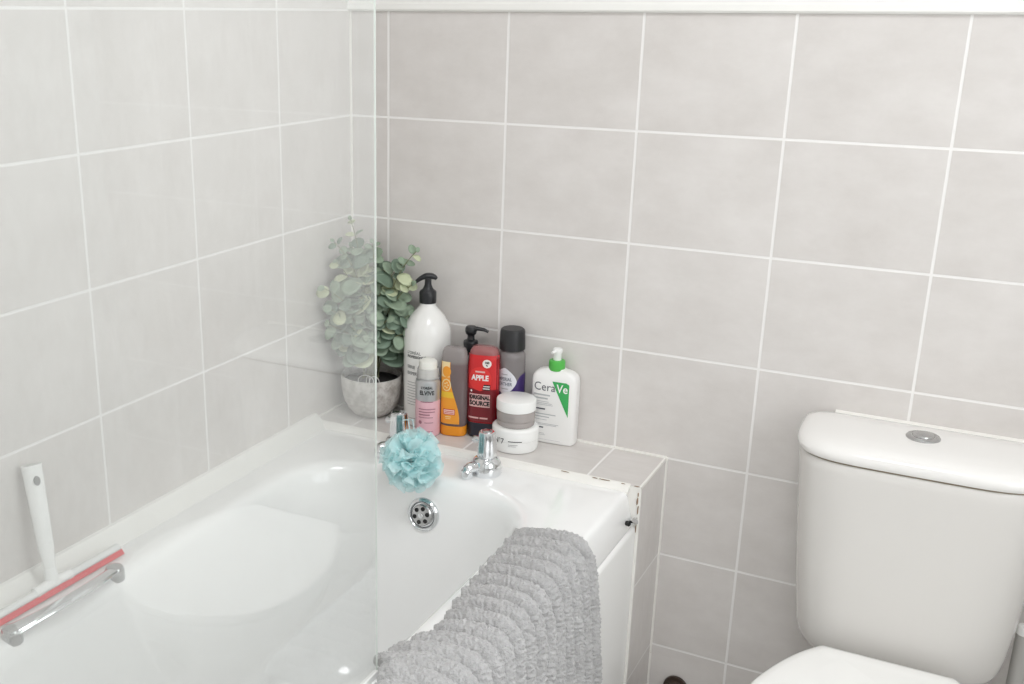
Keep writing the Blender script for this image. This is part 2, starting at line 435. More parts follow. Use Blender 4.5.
inner = [(-.416, .0), (-.478, .003), (-.541, .006), (-.60, .009), (-.673, .016), (-.728, .024), (-.75, .023), (-.775, .013), (-.80, .000), (-.826, -.010), (-.848, -.009), (-.863, .016), (-.90, .022), (-.96, .022)]
def inner_off(y):
    for (a, p_), (c, q_) in zip(inner, inner[1:]):
        if y >= c:
            t = (a - y) / (a - c); t = max(0, min(1, t)); return p_ + (q_ - p_) * t
    return inner[-1][1]
def sst(a, c, x):
    t = max(0, min(1, (x - a) / (c - a))); return t * t * (3 - 2 * t)
top = []; bot = []
for i in range(NS + 1):
    s = L[-1] * (i / NS); p = at_s(s); tg = (at_s(s + .004) - at_s(s - .004)).normalized(); nr = Vector((-tg.z, 0, tg.x))
    over = max(0, s - .15)                    # how far down the outside
    rt, rb = [], []
    for j in range(NY + 1):
        v = j / NY; y = Y1 + (Y0m - Y1) * v
        yy = y + .006 * noise.noise(Vector((s * 7, y * 5, 3))) + .04 * over * (1 - v) - .09 * over * v
        w = y + .005 * noise.noise(Vector((s * 14, y * 9, 1.7))) + .10 * s * sst(.10, .30, s) * (.3 + v)
        wi = 1 - sst(0, .085, s)
        near = sst(-.775, -.82, y); dip = sst(-.79, -.825, y) * (1 - sst(-.849, -.861, y))
        ph = ((Y1 - w) / .0345) + .12
        fr = ph - math.floor(ph)
        rib = (1 - abs(2 * fr - 1) ** 2.2)
        rib = max(0, rib) ** .7
        edge = min(1.0, v / .016, (1 - v) / .016, s / .012, (L[-1] - s) / .012); edge = math.sqrt(max(0, edge))
        lump = near * (1 - sst(.05, .16, s)) * (.006 + .010 * noise.noise(Vector((s * 16, y * 18, 9))))
        calm = .75 * sst(-.765, -.81, y) * (1 - sst(.07, .15, s))
        px = p.x + inner_off(y) * wi 
        pz = p.z - .008 * dip * wi
        q = Vector((px, yy, pz))
        f1 = (.42 - noise.voronoi(q * 185 + Vector((noise.noise(q * 90), noise.noise(q * 90 + Vector((7, 1, 2))), 0)))[0][0]) * .0056 + noise.noise(q * 330) * .0012 + noise.noise(q * 45) * .0016
        r_ = rib * (1 - calm) + .8 * calm
        h = -.0195 + .0215 * r_ + lump + f1 * (.3 + .7 * r_)
        c = q + nr * ((h + .0195) * edge - .0195)
        c.y += .0014 * noise.noise(q * 200 + Vector((5, 5, 5)))
        c.x += .0010 * noise.noise(q * 200 + Vector((9, 2, 5)))
        d = q - nr * .0215
        if p.x < .690 and c.x > .552: c.z = max(c.z, RIM + .0014)
        if c.z < RIM + .001 and c.x > .60: c.x = max(c.x, .6862)
        if p.x < .695: d = Vector((min(px, .668), yy, RIM + .0008))
        else: d.x = .6852
        if d.z < RIM + .0008: d.x = max(d.x, .6852)
        if c.x < .552: d.z = min(d.z, c.z - .001)
        rt.append(tuple(c)); rb.append(tuple(d))
    top.append(rt); bot.append(rb)
b = MB(); W = NY + 1
vs = [p for r in top for p in r]; fs = []
for i in range(NS):
    for j in range(NY): fs.append((i * W + j, (i + 1) * W + j, (i + 1) * W + j + 1, i * W + j + 1))
o0 = len(vs); vs += [p for r in bot for p in r]
for i in range(NS):
    for j in range(NY): fs.append((o0 + i * W + j, o0 + i * W + j + 1, o0 + (i + 1) * W + j + 1, o0 + (i + 1) * W + j))
for i in range(NS):
    for j in (0, NY):
        a, c = i * W + j, (i + 1) * W + j
        fs.append((a, o0 + a, o0 + c, c) if j == 0 else (a, c, o0 + c, o0 + a))
for j in range(NY):
    for i in (0, NS):
        a, c = i * W + j, i * W + j + 1
        fs.append((a, c, o0 + c, o0 + a) if i == 0 else (a, o0 + a, o0 + c, c))
b.add(vs, fs)
M_mat = mat('grey_cotton_tufts', (178, 176, 175), .95); N = Nodes(M_mat); bs = N.n['Principled BSDF']
bs.inputs['Sheen Weight'].default_value = .25
tc = N.add('ShaderNodeTexCoord'); vo = N.add('ShaderNodeTexVoronoi'); vo.inputs['Scale'].default_value = 420
N.l.new(tc.outputs['Object'], vo.inputs['Vector'])
N.l.new(N.mix(N.noise(tc.outputs['Object'], 60, 4), lin((160, 159, 159)), lin((196, 195, 195))), bs.inputs['Base Color'])
bp = N.add('ShaderNodeBump'); bp.inputs['Strength'].default_value = .6; bp.inputs['Distance'].default_value = .0015
bp.invert = True; N.l.new(vo.outputs['Distance'], bp.inputs['Height']); N.l.new(bp.outputs[0], bs.inputs['Normal'])
o = b.build('bath_mat', M_mat, smooth=180)
o['label'] = 'grey ribbed tufted bath mat draped over the bathtub rim'; o['category'] = 'bath mat'

# ------------------------------------------------------------------ squeegee
sq = thing('squeegee', 'white handled squeegee with red rubber blade leaning on the left wall', 'squeegee', (.05, -.915, RIM))
hb, ht = Vector((.049, -.918, RIM + .026)), Vector((.0175, -.905, RIM + .188))
ax = (ht - hb).normalized()
b = MB(); prof_h = []
P = [hb.lerp(ht, t / 24) for t in range(25)]
b.tube(P, lambda t: .0105 + .0045 * t - (.0035 * max(0, (.25 - t) / .25)), 22, flat=.72)
o = b.build('handle', M_whitepl, sq)
b = MB()
b.tube([ht - ax * .001, ht + ax * .0006], .0105, 20, flat=.66); b.build('hollow_end', mat('hollow_shade', (196, 196, 192), .5), o)
b = MB(); hp = ht - ax * .021; side = Vector((1, -.35, .1)).normalized()
b.tube([hp + side * .008, hp + side * .0128], .0046, 18, flat=1.5, up=Vector((0, 0, 1))); b.build('hanging_hole', mat('hole_shade', (150, 150, 148), .6), o)
bl0, bl1 = Vector((.053, -1.055, RIM + .0145)), Vector((.053, -.786, RIM + .0145))
b = MB(); b.tube([bl0.lerp(bl1, t) for t in (0, .02, .5, .98, 1)], .0068, 12, flat=.8); b.build('blade_holder', mat('squeegee_channel', (232, 233, 231), .2), sq)
b = MB(); b.tube([hb - ax * .012 + Vector((0, -.034, 0)), hb - ax * .010, hb - ax * .012 + Vector((0, .034, 0))], .0085, 14, flat=.9)
b.tube([hb - ax * .014, hb + ax * .012], lambda t: .012 - .003 * t, 16, flat=.75); b.build('head', M_whitepl, sq)
b = MB(); dn = Vector((.55, 0, -.62)).normalized(); th = Vector((.62, 0, .55)).normalized() * .0014
r_ = [[q + dn * .002 - th, q + dn * .0145 - th * .5, q + dn * .0145 + th * .5, q + dn * .002 + th] for q in (bl0 + Vector((0, -.003, 0)), bl1 + Vector((0, .003, 0)))]
b.loft(r_); rb_ = b.build('rubber_blade', M_red, sq, smooth=0); rb_['label'] = 'red rubber blade'

# ------------------------------------------------------------------ toilet
toi = thing('toilet', 'white close coupled toilet against the tiled end wall', 'toilet', (1.120, -.3, 0))
TX = 1.120
def dring(a, d, n, z, back=-.016, seg=96, cx=TX, r=.012):
    """D-shaped outline: bowed front, straight sides, rounded back corners; points spaced evenly"""
    half = []
    for j in range(61):
        t = PI / 2 * j / 60; c, s_ = math.sin(t), math.cos(t)
        x = a * abs(c) ** (2 / n); y = -d * abs(s_) ** (2 / n)
        if y <= back - r: half.append((x, y))
    r = min(r, a * .8); xe = half[-1][0]
    for k in range(9):
        t = PI / 2 * k / 8; half.append((xe - r + r * math.cos(t), back - r + r * math.sin(t)))
    half.append((0, back))
    L_ = [0]
    for p_, q_ in zip(half, half[1:]): L_.append(L_[-1] + math.dist(p_, q_))
    m = seg // 2; res = []; k = 0
    for i_ in range(m + 1):
        s_ = L_[-1] * i_ / m
        while k < len(L_) - 2 and L_[k + 1] < s_: k += 1
        t = (s_ - L_[k]) / max(1e-9, L_[k + 1] - L_[k]); t = max(0, min(1, t))
        res.append((half[k][0] + (half[k + 1][0] - half[k][0]) * t, half[k][1] + (half[k + 1][1] - half[k][1]) * t))
    return [(cx + x, y, z) for x, y in res] + [(cx - x, y, z) for x, y in reversed(res[1:-1])]
def zr(r): return Z0 + r
b = MB()
b.loft([dring(a - .005 * min(1, (-.67 - z) / .25), d, n, zr(z), cx=TX + .004 * min(1, (-.67 - z) / .25)) for z, a, d, n in ((-1.0305, 0.1445, .155, 3.8), (-1.028, 0.1535, .163, 4), (-1.020, 0.1620, .1705, 4.2), (-1.006, 0.1670, .1755, 4.4), (-.98, 0.1710, .179, 4.6), (-.93, 0.1755, .184, 4.8), (-.86, 0.1795, .188, 5), (-.76, 0.1840, .194, 5), (-.69, 0.1865, .198, 5), (-.674, 0.1870, .1985, 5), (-.671, 0.1855, .197, 5))])
cis = b.build('cistern', M_ceram_shaded, toi)
b = MB()
b.loft([dring(a, d, n, zr(z), bk, r=rr_) for z, a, d, n, bk, rr_ in ((-.6675, .186, .1985, 5, -.022, .03), (-.6665, .189, .2015, 5, -.021, .03), (-.663, .191, .2035, 5, -.020, .03), (-.657, .1915, .204, 5, -.020, .03), (-.651, .1895, .2025, 4.8, -.022, .03), (-.6465, .1845, .198, 4.6, -.025, .03), (-.643, .1755, .190, 4.4, -.030, .03), (-.6405, .1595, .177, 4.2, -.040, .03), (-.6385, .1265, .152, 3.8, -.055, .02), (-.6378, .0665, .12, 3, -.07, .012), (-.6377, .0265, .10, 2.5, -.08, .006))])
lid = b.build('cistern_lid', M_ceram, cis)
M_gap = mat('lid_shadow_gap', (150, 138, 120), .7)
b = MB(); b.loft([dring(a, d, 5, zr(z)) for z, a, d in ((-.6725, .184, .1955), (-.6665, .184, .1955))]); b.build('lid_seam_shade', M_gap, cis)  # shade in the lid seam painted as a dark band
b = MB(); b.lathe([(.0255, -.002), (.0255, .002), (.0235, .0042), (.020, .005), (.019, .0042), (.0165, .0045), (.0155, .0065), (.010, .0075), (.001, .0078)], 44, c=(TX - .004, -.100, zr(-.6382)))
fb = b.build('flush_button', M_brush, cis); fb['label'] = 'chrome flush button'
# pan
def egg(hw, y0, y1, z, n=64, p=1.0):
    cy = y0 - .42 * (y0 - y1) ; out = []
    for j in range(n):
        t = 2 * PI * j / n; s_, c = math.sin(t), math.cos(t)
        ry = (y0 - cy) if s_ > 0 else (cy - y1)
        ex = 2 / 3.0 if s_ > 0 else 2 / 2.15
        out.append((TX + hw * math.copysign(abs(c) ** ex, c), cy + ry * math.copysign(abs(s_) ** ex, s_), z))
    return out
def seat_ring(ins, z, back):
    pts = []
    # hinge edge narrow, widening to the bowl, round front
    tab = [(back, .100 - ins), (-.235, .122 - ins), (-.27, .141 - ins), (-.31, .158 - ins), (-.36, .174 - ins), (-.42, .184 - ins), (-.48, .181 - ins), (-.54, .163 - ins), (-.59, .128 - ins), (-.62, .085 - ins), (-.635 + ins, .03)]
    side = catmull([(w, y, 0) for y, w in tab], 5)
    pts = [(TX + p.x, p.y, z) for p in side] + [(TX - p.x, p.y, z) for p in reversed(side)]
    return pts
b = MB(); b.loft([egg(hw, y0, y1, z) for hw, y0, y1, z in ((.115, -.06, -.50, 0), (.112, -.06, -.495, .02), (.098, -.06, -.47, .07), (.092, -.07, -.46, .16), (.100, -.08, -.49, .22), (.118, -.10, -.53, .28))])
b.loft([seat_ring(i_, z, bk) for i_, z, bk in ((.085, .25, -.19), (.05, .30, -.19), (.022, .34, -.19), (.010, .375, -.19), (.008, .390, -.19), (.014, .3935, -.20))])
b.loft([dring(a, .22, 4, z) for a, z in ((.07, .24), (.095, .31), (.105, .360), (.105, .374), (.100, .3785))])
b.build('pan', M_ceram, toi)
b = MB(); b.loft([seat_ring(i, z, -.213) for i, z in ((.006, .3915), (.001, .394), (0, .398), (.001, .403), (.006, .4055))]); st = b.build('seat', M_seat, toi)
b = MB(); b.loft([seat_ring(i, z, bk) for i, z, bk in ((.006, .4065, -.212), (.0, .409, -.207), (-.002, .415, -.204), (-.001, .423, -.204), (.004, .4265, -.208), (.016, .4275, -.216), (.035, .4255, -.228), (.052, .4245, -.24))]); b.build('seat_lid', M_seat, toi)
for sx in (-.07, .07):
    b = MB(); b.tube([(TX + sx - .016, -.222, .408), (TX + sx + .016, -.222, .408)], .009, 16); b.build('hinge', M_seat, st)

# ------------------------------------------------------------------ toilet brush and pipe
tb = thing('toilet_brush', 'slim grey toilet brush handle with white tip beside the cistern', 'toilet brush', (1.308, -.060, 0))
b = MB(); b.lathe([(.045, 0), (.048, .004), (.046, .10), (.044, .112), (.040, .114), (.036, .112)], 36); b.build('holder', M_whitepl, tb, local=True)
b = MB(); b.lathe([(.030, .113), (.028, .122), (.0125, .134), (.0115, .15), (.0125, .30), (.0125, .451), (.0115, .454)], 28)
b.build('handle', mat('grey_translucent_plastic', (178, 176, 172), .3), tb, local=True)
b = MB(); b.lathe([(.0118, .454), (.0135, .456), (.0135, .463), (.011, .468), (.004, .470), (.001, .4703)], 28); b.build('tip', M_whitepl, tb, local=True)
b = MB(); b.tube([(.745, .0, .134), (.745, -.012, .134), (.745, -.022, .128), (.745, -.026, .11), (.745, -.026, .0)], .0165, 20)
b.tube([(.745, -.0005, .134), (.745, -.006, .134)], .024, 24)
pp = b.build('waste_pipe', mat('dark_brown_plastic', (66, 52, 44), .4)); pp['label'] = 'dark brown pipe low on the tiled wall beside the bathtub'; pp['category'] = 'pipe'

# ------------------------------------------------------------------ potted plant
pot = thing('potted_plant', 'eucalyptus plant in a speckled grey bowl pot in the tiled corner', 'potted plant', (.0855, -.0675, LEDGE))
pr_ = [(.022, 0), (.028, .0015), (.036, .006), (.046, .017), (.0535, .032), (.0575, .050), (.0590, .068), (.0590, .078), (.0580, .0805), (.0560, .0805), (.0550, .078), (.0555, .070)]
pr_ = [(r * 1.07, z * 1.09) for r, z in pr_]
b = MB(); b.lathe(pr_, 64, cap1=False)
M_pot = mat('speckled_glaze', (190, 186, 181), .45); N = Nodes(M_pot); bs = N.n['Principled BSDF']; tc = N.add('ShaderNodeTexCoord')
vo = N.add('ShaderNodeTexVoronoi'); vo.inputs['Scale'].default_value = 190; N.l.new(tc.outputs['Object'], vo.inputs['Vector'])
nz = N.noise(tc.outputs['Object'], 55, 4, .7); mr = N.add('ShaderNodeMapRange'); N.l.new(nz, mr.inputs[0]); mr.inputs[1].default_value = .42; mr.inputs[2].default_value = .62
N.l.new(N.mix(mr.outputs[0], lin((205, 202, 197)), lin((172, 166, 160))), bs.inputs['Base Color'])
bp = N.add('ShaderNodeBump'); bp.inputs['Strength'].default_value = .6; bp.inputs['Distance'].default_value = .002
N.l.new(N.math('ADD', vo.outputs['Distance'], nz), bp.inputs['Height']); N.l.new(bp.outputs[0], bs.inputs['Normal'])
b.build('pot', M_pot, pot, local=True)
b = MB(); b.lathe([(.0592, .073), (.045, .076), (.02, .078), (.001, .0785)], 40, cap0=False); b.build('soil', mat('dark_soil', (48, 46, 46), .9), pot, local=True)
b = MB()
for (cx_, cy_, r, a0, tl) in ((.006, -.034, .0175, .35, .3), (.024, -.030, .013, .9, -.5), (.012, -.036, .010, 2.2, .8)):
    P = []
    for k in range(33):
        a = 2 * PI * k / 32; P.append((cx_ + r * math.cos(a) * math.cos(a0), cy_ + r * math.cos(a) * math.sin(a0) * .5 + .3 * r * math.sin(a) * tl, .082 + .012 * math.sin(a)))
    b.tube(P, .0009, 8)
wl = b.build('wire_loop', mat('pale_wire', (226, 224, 220), .25), pot, local=True); wl['label'] = 'thin pale wire loops on the soil'
M_leaf = mat('eucalyptus_leaf', (146, 164, 142), .6); M_leaf2 = mat('eucalyptus_leaf_pale', (196, 204, 170), .6); M_leaf3 = mat('eucalyptus_leaf_dark', (120, 140, 122), .6)
for m_ in (M_leaf, M_leaf2, M_leaf3):
    N = Nodes(m_); bs = N.n['Principled BSDF']; c0 = tuple(bs.inputs['Base Color'].default_value); tc = N.add('ShaderNodeTexCoord')
    N.l.new(N.mix(N.noise(tc.outputs['Object'], 70, 3), tuple(v * .85 for v in c0[:3]) + (1,), tuple(min(1, v * 1.18) for v in c0[:3]) + (1,)), bs.inputs['Base Color'])
M_stem = mat('plant_stem', (128, 128, 96), .6)
tips = [(.034, -.06, 1.013), (.032, -.12, .979), (.036, -.06, .958), (.083, -.06, .971), (.034, -.16, .894), (.034, -.115, .938), (.182, -.06, .964), (.155, -.06, .941), (.115, -.06, .924), (.176, -.065, .898), (.036, -.14, .846), (.170, -.065, .836), (.055, -.06, .93), (.035, -.12, .789), (.136, -.07, .775), (.034, -.06, .848), (.089, -.09, .856), (.165, -.08, .800), (.058, -.105, .770), (.036, -.095, .775), (.112, -.105, .817), (.036, -.150, .818), (.147, -.06, .863), (.10, -.125, .79), (.14, -.10, .83), (.07, -.12, .83), (.12, -.09, .88), (.06, -.09, .88), (.09, -.04, .80)]
stems = MB(); fol = MB(); base = Vector((.0855, -.0675, LEDGE + .078))
def leaf(c, nrm, along, r, mi):
    nrm = nrm.normalized(); a = along - nrm * along.dot(nrm)
    if a.length < 1e-3: a = nrm.orthogonal()
    a.normalize(); bb = nrm.cross(a); rr = []
    vs = [c]; fs = []; K = 14
    for ring, f_ in ((1, .55), (2, 1.0)):
        for k in range(K):
            t = 2 * PI * k / K; ex = f_ * r * (1 + .10 * math.cos(t)); ey = f_ * r * .93
            p = c + a * (ex * math.cos(t) + r * .9) + bb * (ey * math.sin(t)) + nrm * (.22 * r * (f_ * math.sin(t)) ** 2 - .10 * r * f_ * math.cos(t))
            vs.append(p)
    for v in vs:
        pass
    vs[0] = c + a * (r * .9)
    for k in range(K):
        k2 = (k + 1) % K
        fs.append((0, 1 + k, 1 + k2)); fs.append((1 + k, 1 + K + k, 1 + K + k2, 1 + k2))
    vs = [Vector((max(.004, v.x), min(-.005, v.y), max(LEDGE + .004, v.z))) for v in vs]
    fol.add(vs, fs, mi)
camdir = Vector((.46, -.83, .31))
for ti, tip in enumerate(tips):
    tip = Vector(tip); st_ = base + Vector((random.uniform(-.016, .016), random.uniform(-.016, .012), -.004))
    ctrl = st_ + Vector((0, 0, (tip.z - st_.z) * .62)) + (tip - st_) * .12
    n_ = 16; P = []
    for k in range(n_ + 1):
        t = k / n_; P.append(st_ * (1 - t) ** 2 + ctrl * 2 * t * (1 - t) + tip * t * t)
    stems.tube(P, lambda t: .0014 - .0007 * t, 7)
    ln = (tip - st_).length; npair = max(2, int(ln / .048))
    for q_ in range(npair):
        t = .34 + .66 * (q_ + .6) / npair
        if t > 1: t = 1
        c = st_ * (1 - t) ** 2 + ctrl * 2 * t * (1 - t) + tip * t * t
        tg = ((1 - t) * (ctrl - st_) + t * (tip - ctrl)).normalized()
        sd = tg.orthogonal().normalized(); ang = q_ * 1.57 + ti * 1.1 + random.uniform(-.4, .4)
        sd = Matrix.Rotation(ang, 3, tg) @ sd
        r = .0245 * (1 - .5 * max(0, (t - .55) / .45)) * random.uniform(.8, 1.15)
        if c.z > .93: r *= .66
        for s_ in (-1, 1):
            al = (sd * s_ + tg * .45).normalized()
            nm = (tg * .8 - sd * s_ * .35 + camdir * random.uniform(.2, .9)).normalized()
            rv = random.random(); mi = 1 if rv < .16 else (2 if rv > .62 else 0)
            leaf(c + al * .002, nm, al, r, mi)
        if q_ == npair - 1: leaf(tip, (camdir + Vector((random.uniform(-.8, .8), 0, random.uniform(-.3, .9)))), tg, r * .55, 0)
fo = fol.build('foliage', [M_leaf, M_leaf2, M_leaf3], pot, smooth=80)
sd_ = fo.modifiers.new('thick', 'SOLIDIFY'); sd_.thickness = .0005
stems.build('stem', M_stem, pot)

# ------------------------------------------------------------------ bath puff
puff = thing('bath_puff', 'turquoise mesh bath puff hanging in front of the tap', 'bath puff', (.313, -.316, .648))
M_puff = bpy.data.materials.new('turquoise_mesh'); M_puff.use_nodes = True
N = Nodes(M_puff); bs = N.n['Principled BSDF']; out = N.n['Material Output']
bs.inputs['Base Color'].default_value = lin((228, 252, 253)); bs.inputs['Roughness'].default_value = .5
tl = N.add('ShaderNodeBsdfTranslucent'); tl.inputs[0].default_value = lin((228, 252, 253))
m1 = N.add('ShaderNodeMixShader'); m1.inputs[0].default_value = .38; N.l.new(bs.outputs[0], m1.inputs[1]); N.l.new(tl.outputs[0], m1.inputs[2])
tr = N.add('ShaderNodeBsdfTransparent'); m2 = N.add('ShaderNodeMixShader'); m2.inputs[0].default_value = .76
N.l.new(tr.outputs[0], m2.inputs[1]); N.l.new(m1.outputs[0], m2.inputs[2]); N.l.new(m2.outputs[0], out.inputs[0])
b = MB(); rnd = random.Random(11)
def rvec():
    while True:
        v = Vector((rnd.uniform(-1, 1), rnd.uniform(-1, 1), rnd.uniform(-1, 1)))
        if .1 < v.length < 1: return v.normalized()
for k in range(96):
    c = rvec(); t1 = c.cross(rvec()).normalized(); nn = c.cross(t1)
    R_ = .0575 * rnd.uniform(.78, 1.10); span = rnd.uniform(.40, .95); ph = rnd.uniform(0, 6); fr = rnd.uniform(4.0, 7.5); am = rnd.uniform(.006, .012)
    NU, NV = 48, 8; vs = []
    for i in range(NU + 1):
        th = (i / NU - .5) * 2 * span
        d = c * math.cos(th) + t1 * math.sin(th)
        for j in range(NV + 1):
            w = j / NV; rr_ = .020 + (R_ - .020) * w * (1 - .10 * (2 * i / NU - 1) ** 2)
            q_ = d * rr_ + nn * (am * w ** 1.1 * math.sin(fr * th * 2 + ph) + .009 * w * w * math.sin(ph * 3)) + t1 * (.5 * am * w * math.cos(fr * th * 2 + ph)); q_ = q_ + nn * (.012 * w ** 3 * math.sin(ph * 5 + th * 1.5)) - d * (.006 * w ** 3 * abs(math.sin(ph * 5))); q_ = q_ * min(1, .0625 / q_.length); vs.append(q_)
    fs = [(i * (NV + 1) + j, (i + 1) * (NV + 1) + j, (i + 1) * (NV + 1) + j + 1, i * (NV + 1) + j + 1) for i in range(NU) for j in range(NV)]
    b.add(vs, fs)
b.v = [(p[0] * .98, p[1] * .93, p[2] * 1.0) for p in b.v]
b.build('ruffle', M_puff, puff, local=True, smooth=180)
b = MB(); P = []
o0 = Vector(puff.location)
for pnt in catmull([(0, 0, .03), (-.030, .045, .050), (-.058, .088, .036), (-.085, .112, .020), (-.090, .128, .018), (-.074, .134, .018), (-.056, .112, .026), (-.035, .07, .045), (.004, .01, .035)], 5): P.append(tuple(pnt))
b.tube(P, .0011, 8); b.build('cord', mat('pale_cord', (206, 232, 236), .5), puff, local=True)

# ------------------------------------------------------------------ bottles and jars on the ledge
def sst_(a, c, x):
    t = max(0, min(1, (x - a) / (c - a))); return t * t * (3 - 2 * t)
def fitted(xy, rz=0): return (xy[0], xy[1], LEDGE + .0004), rz

# --- tall white pump bottle
t = thing('shampoo_bottle', 'tall white pump bottle with black pump beside the potted plant', 'bottle', *fitted((.2035, -.0485), math.radians(0)))
tabw = [(z * .985, r * .945) for z, r in [(0, .044), (.002, .0475), (.006, .0493), (.10, .0500), (.185, .0500), (.196, .0490), (.206, .0462), (.216, .0415), (.227, .0345), (.236, .0265), (.243, .0195), (.247, .0165), (.256, .0155)]]
M_wb = mat('white_bottle_gloss', (240, 239, 236), .18)
b = MB(); b.lathe([(r, z) for z, r in tabw], 64); b.build('body', M_wb, t, local=True)
fn = cylfront(.0473, math.radians(20)); b = MB(); A = -.0385
b.text("L'ORÉAL", .0085, A, .1555, fn, 0, 'LEFT'); b.text('PROFESSIONNEL', .0075, A, .1475, fn, 0, 'LEFT', .0002, .8)
b.text('SERIE', .0085, A, .126, fn, 1, 'LEFT', .0003); b.text('EXPERT', .0085, A, .113, fn, 1, 'LEFT', .0003)
for i in range(9):
    b.bar(A, A + (.040, .044, .036, .042, .030, .043, .038, .041, .020)[i], .094 - i * .0058, .0950 - i * .0058, fn, 1)
b.bar(-.036, .02, .0185, .0194, fn, 1)
b.build('label_print', [M_ink, M_greyink], t, local=True, smooth=0)
b = MB(); b.lathe([(.0178, .249), (.0182, .251), (.0182, .270), (.0170, .2725), (.0125, .2755), (.0100, .279), (.0075, .285), (.0070, .292)], 36)
b.v = [(x * .93, y * .93, z) for x, y, z in b.v]
pm = b.build('pump', M_blackpl, t, local=True)
b = MB()
dirp = Vector((math.cos(math.radians(205)), math.sin(math.radians(205)), 0))
P = [tuple(-dirp * .0165 + Vector((0, 0, .2965))), tuple(-dirp * .0125 + Vector((0, 0, .3000))), tuple(-dirp * .006 + Vector((0, 0, .3020))), tuple(dirp * .003 + Vector((0, 0, .3020))), tuple(dirp * .012 + Vector((0, 0, .2985))), tuple(dirp * .020 + Vector((0, 0, .2930))), tuple(dirp * .027 + Vector((0, 0, .2870)))]
b.tube(catmull(P, 5), lambda s: .0072 * (.45 + .55 * math.sin(PI * min(.5, .06 + s * 1.1))) if s < .5 else .0072 * (1 - .55 * (s - .5) / .5), 18, flat=.85)
b.tube([(0, 0, .288), (0, 0, .302)], .0066, 18); b.build('pump_nozzle', M_blackpl, pm, local=True)

# --- pink and silver bottle
t = thing('serum_bottle', 'small pink and silver bottle with white cap before the tall white bottle', 'bottle', *fitted((.2385, -.1105)))
PS = 1.10; tabp = [(0, .0200), (.0015, .0222), (.004, .0230), (.070, .0230)]
M_pink = mat('pink_plastic', (238, 192, 202), .35); M_silver = mat('silver_plastic', (196, 197, 198), .3, .55)
b = MB(); b.lathe([(r, z) for z, r in tabp] + [(.0230, .0701)], 48, 0); b.lathe([(.0231, .0702), (.0233, .071), (.0233, .102), (.0225, .107), (.0190, .1105), (.0165, .112)], 48, 1)
b.build('body', [M_pink, M_silver], t, local=True).scale = (1.06, 1.06, 1.06)
b = MB(); b.lathe([(.0165, .111), (.0172, .113), (.0170, .138), (.0160, .1425), (.0125, .1450), (.0015, .1458)], 40); b.build('cap', mat('cream_white_cap', (240, 239, 232), .35), t, local=True).scale = (1.06, 1.06, 1.06)
b = MB(); b.lathe([(.0178, .1108), (.0212, .1112), (.0205, .128), (.0190, .1300), (.0178, .1285)], 40, cap0=False, cap1=False); b.build('collar', clear_mix('clear_collar', (225, 226, 226), .1, .35), t, local=True).scale = (1.06, 1.06, 1.06)
fn = cylfront(.0234, math.radians(22)); b = MB()
b.text("L'ORÉAL", .0060, 0, .0965, fn, 0, 'CENTER', .0002); b.text('ELVIVE', .0110, 0, .0865, fn, 0, 'CENTER', .00035, .88)
b.bar(-.012, .012, .0688, .0702, fn, 1)
for u0, u1, v, h in ((-.016, .017, .0545, .0016), (-.016, .016, .0490, .0018), (-.016, .006, .0435, .0022), (-.016, .012, .0385, .0013), (-.004, .013, .0285, .0013), (-.012, .013, .0115, .0010)): b.bar(u0, u1, v, v + h, fn, 1)
b.disc(-.0125, .0295, .0035, .0035, fn, 1)
b.build('label_print', [M_ink, mat('rose_print', (176, 120, 134), .5)], t, local=True, smooth=0).scale = (1.06, 1.06, 1.06)

# --- orange shower gel standing on its cap
t = thing('shower_gel_tube', 'clear shower gel bottle with orange label standing on its orange cap', 'bottle', *fitted((.2835, -.0855), math.radians(14)))
tabo = [(.021, .0255, .0165), (.026, .0268, .0175), (.06, .0275, .0185), (.11, .0272, .0180), (.152, .0262, .0162), (.170, .0240, .0138), (.1765, .0215, .0115), (.1790, .0180, .0080)]
b = MB(); selbody(b, tabo, 2.6); b.build('body', clear_mix('amber_grey_gel', (128, 112, 112), .12, .80, (176, 168, 166), .150), t, local=True)
b = MB(); selbody(b, [(0, .0235, .0150), (.0015, .0255, .0172), (.004, .0262, .0178), (.018, .0262, .0178), (.0205, .0258, .0172)], 2.6)
cp = b.build('cap', mat('orange_plastic', (240, 152, 38), .3), t, local=True); cp['label'] = 'orange flip cap'
fn = selfront(tabo, 2.6); b = MB()
M_or = mat('orange_label', (242, 160, 52), .35); M_cream = mat('cream_label', (246, 222, 170), .35); M_yel = mat('yellow_label', (240, 196, 60), .35)
right = lambda v: -.005 + .0195 * sst_(.125, .035, v)
left_ = lambda v: -.0235
b.patch(left_, right, .026, .152, fn, 30, 10, 0)
fn2 = selfront(tabo, 2.6, .0009)
b.patch(lambda v: -.0225, lambda v: right(v) - .001, .122, .1525, fn2, 8, 8, 1)
b.disc(-.012, .133, .0085, .011, selfront(tabo, 2.6, .0012), 0); b.disc(-.012, .106, .0092, .0125, fn2, 1); b.disc(-.012, .106, .0070, .0105, selfront(tabo, 2.6, .0012), 0)
for k in range(5):
    a = k * 2 * PI / 5; b.disc(-.012 + .0035 * math.cos(a), .106 + .005 * math.sin(a), .0014, .0018, selfront(tabo, 2.6, .0015), 1)
b.patch(lambda v: -.0225, lambda v: right(v) - .0006, .080, .092, fn2, 3, 8, 2)
b.bar(-.0175, .0060, .0450, .0570, fn2, 3); b.bar(-.0165, .0050, .0465, .0555, selfront(tabo, 2.6, .0012), 4)
for v in (.0485, .0518): b.bar(-.015, .0035, v, v + .0013, selfront(tabo, 2.6, .0015), 3)
b.bar(-.014, -.002, .040, .0415, fn2, 1); b.bar(-.013, -.003, .0365, .0375, fn2, 1)
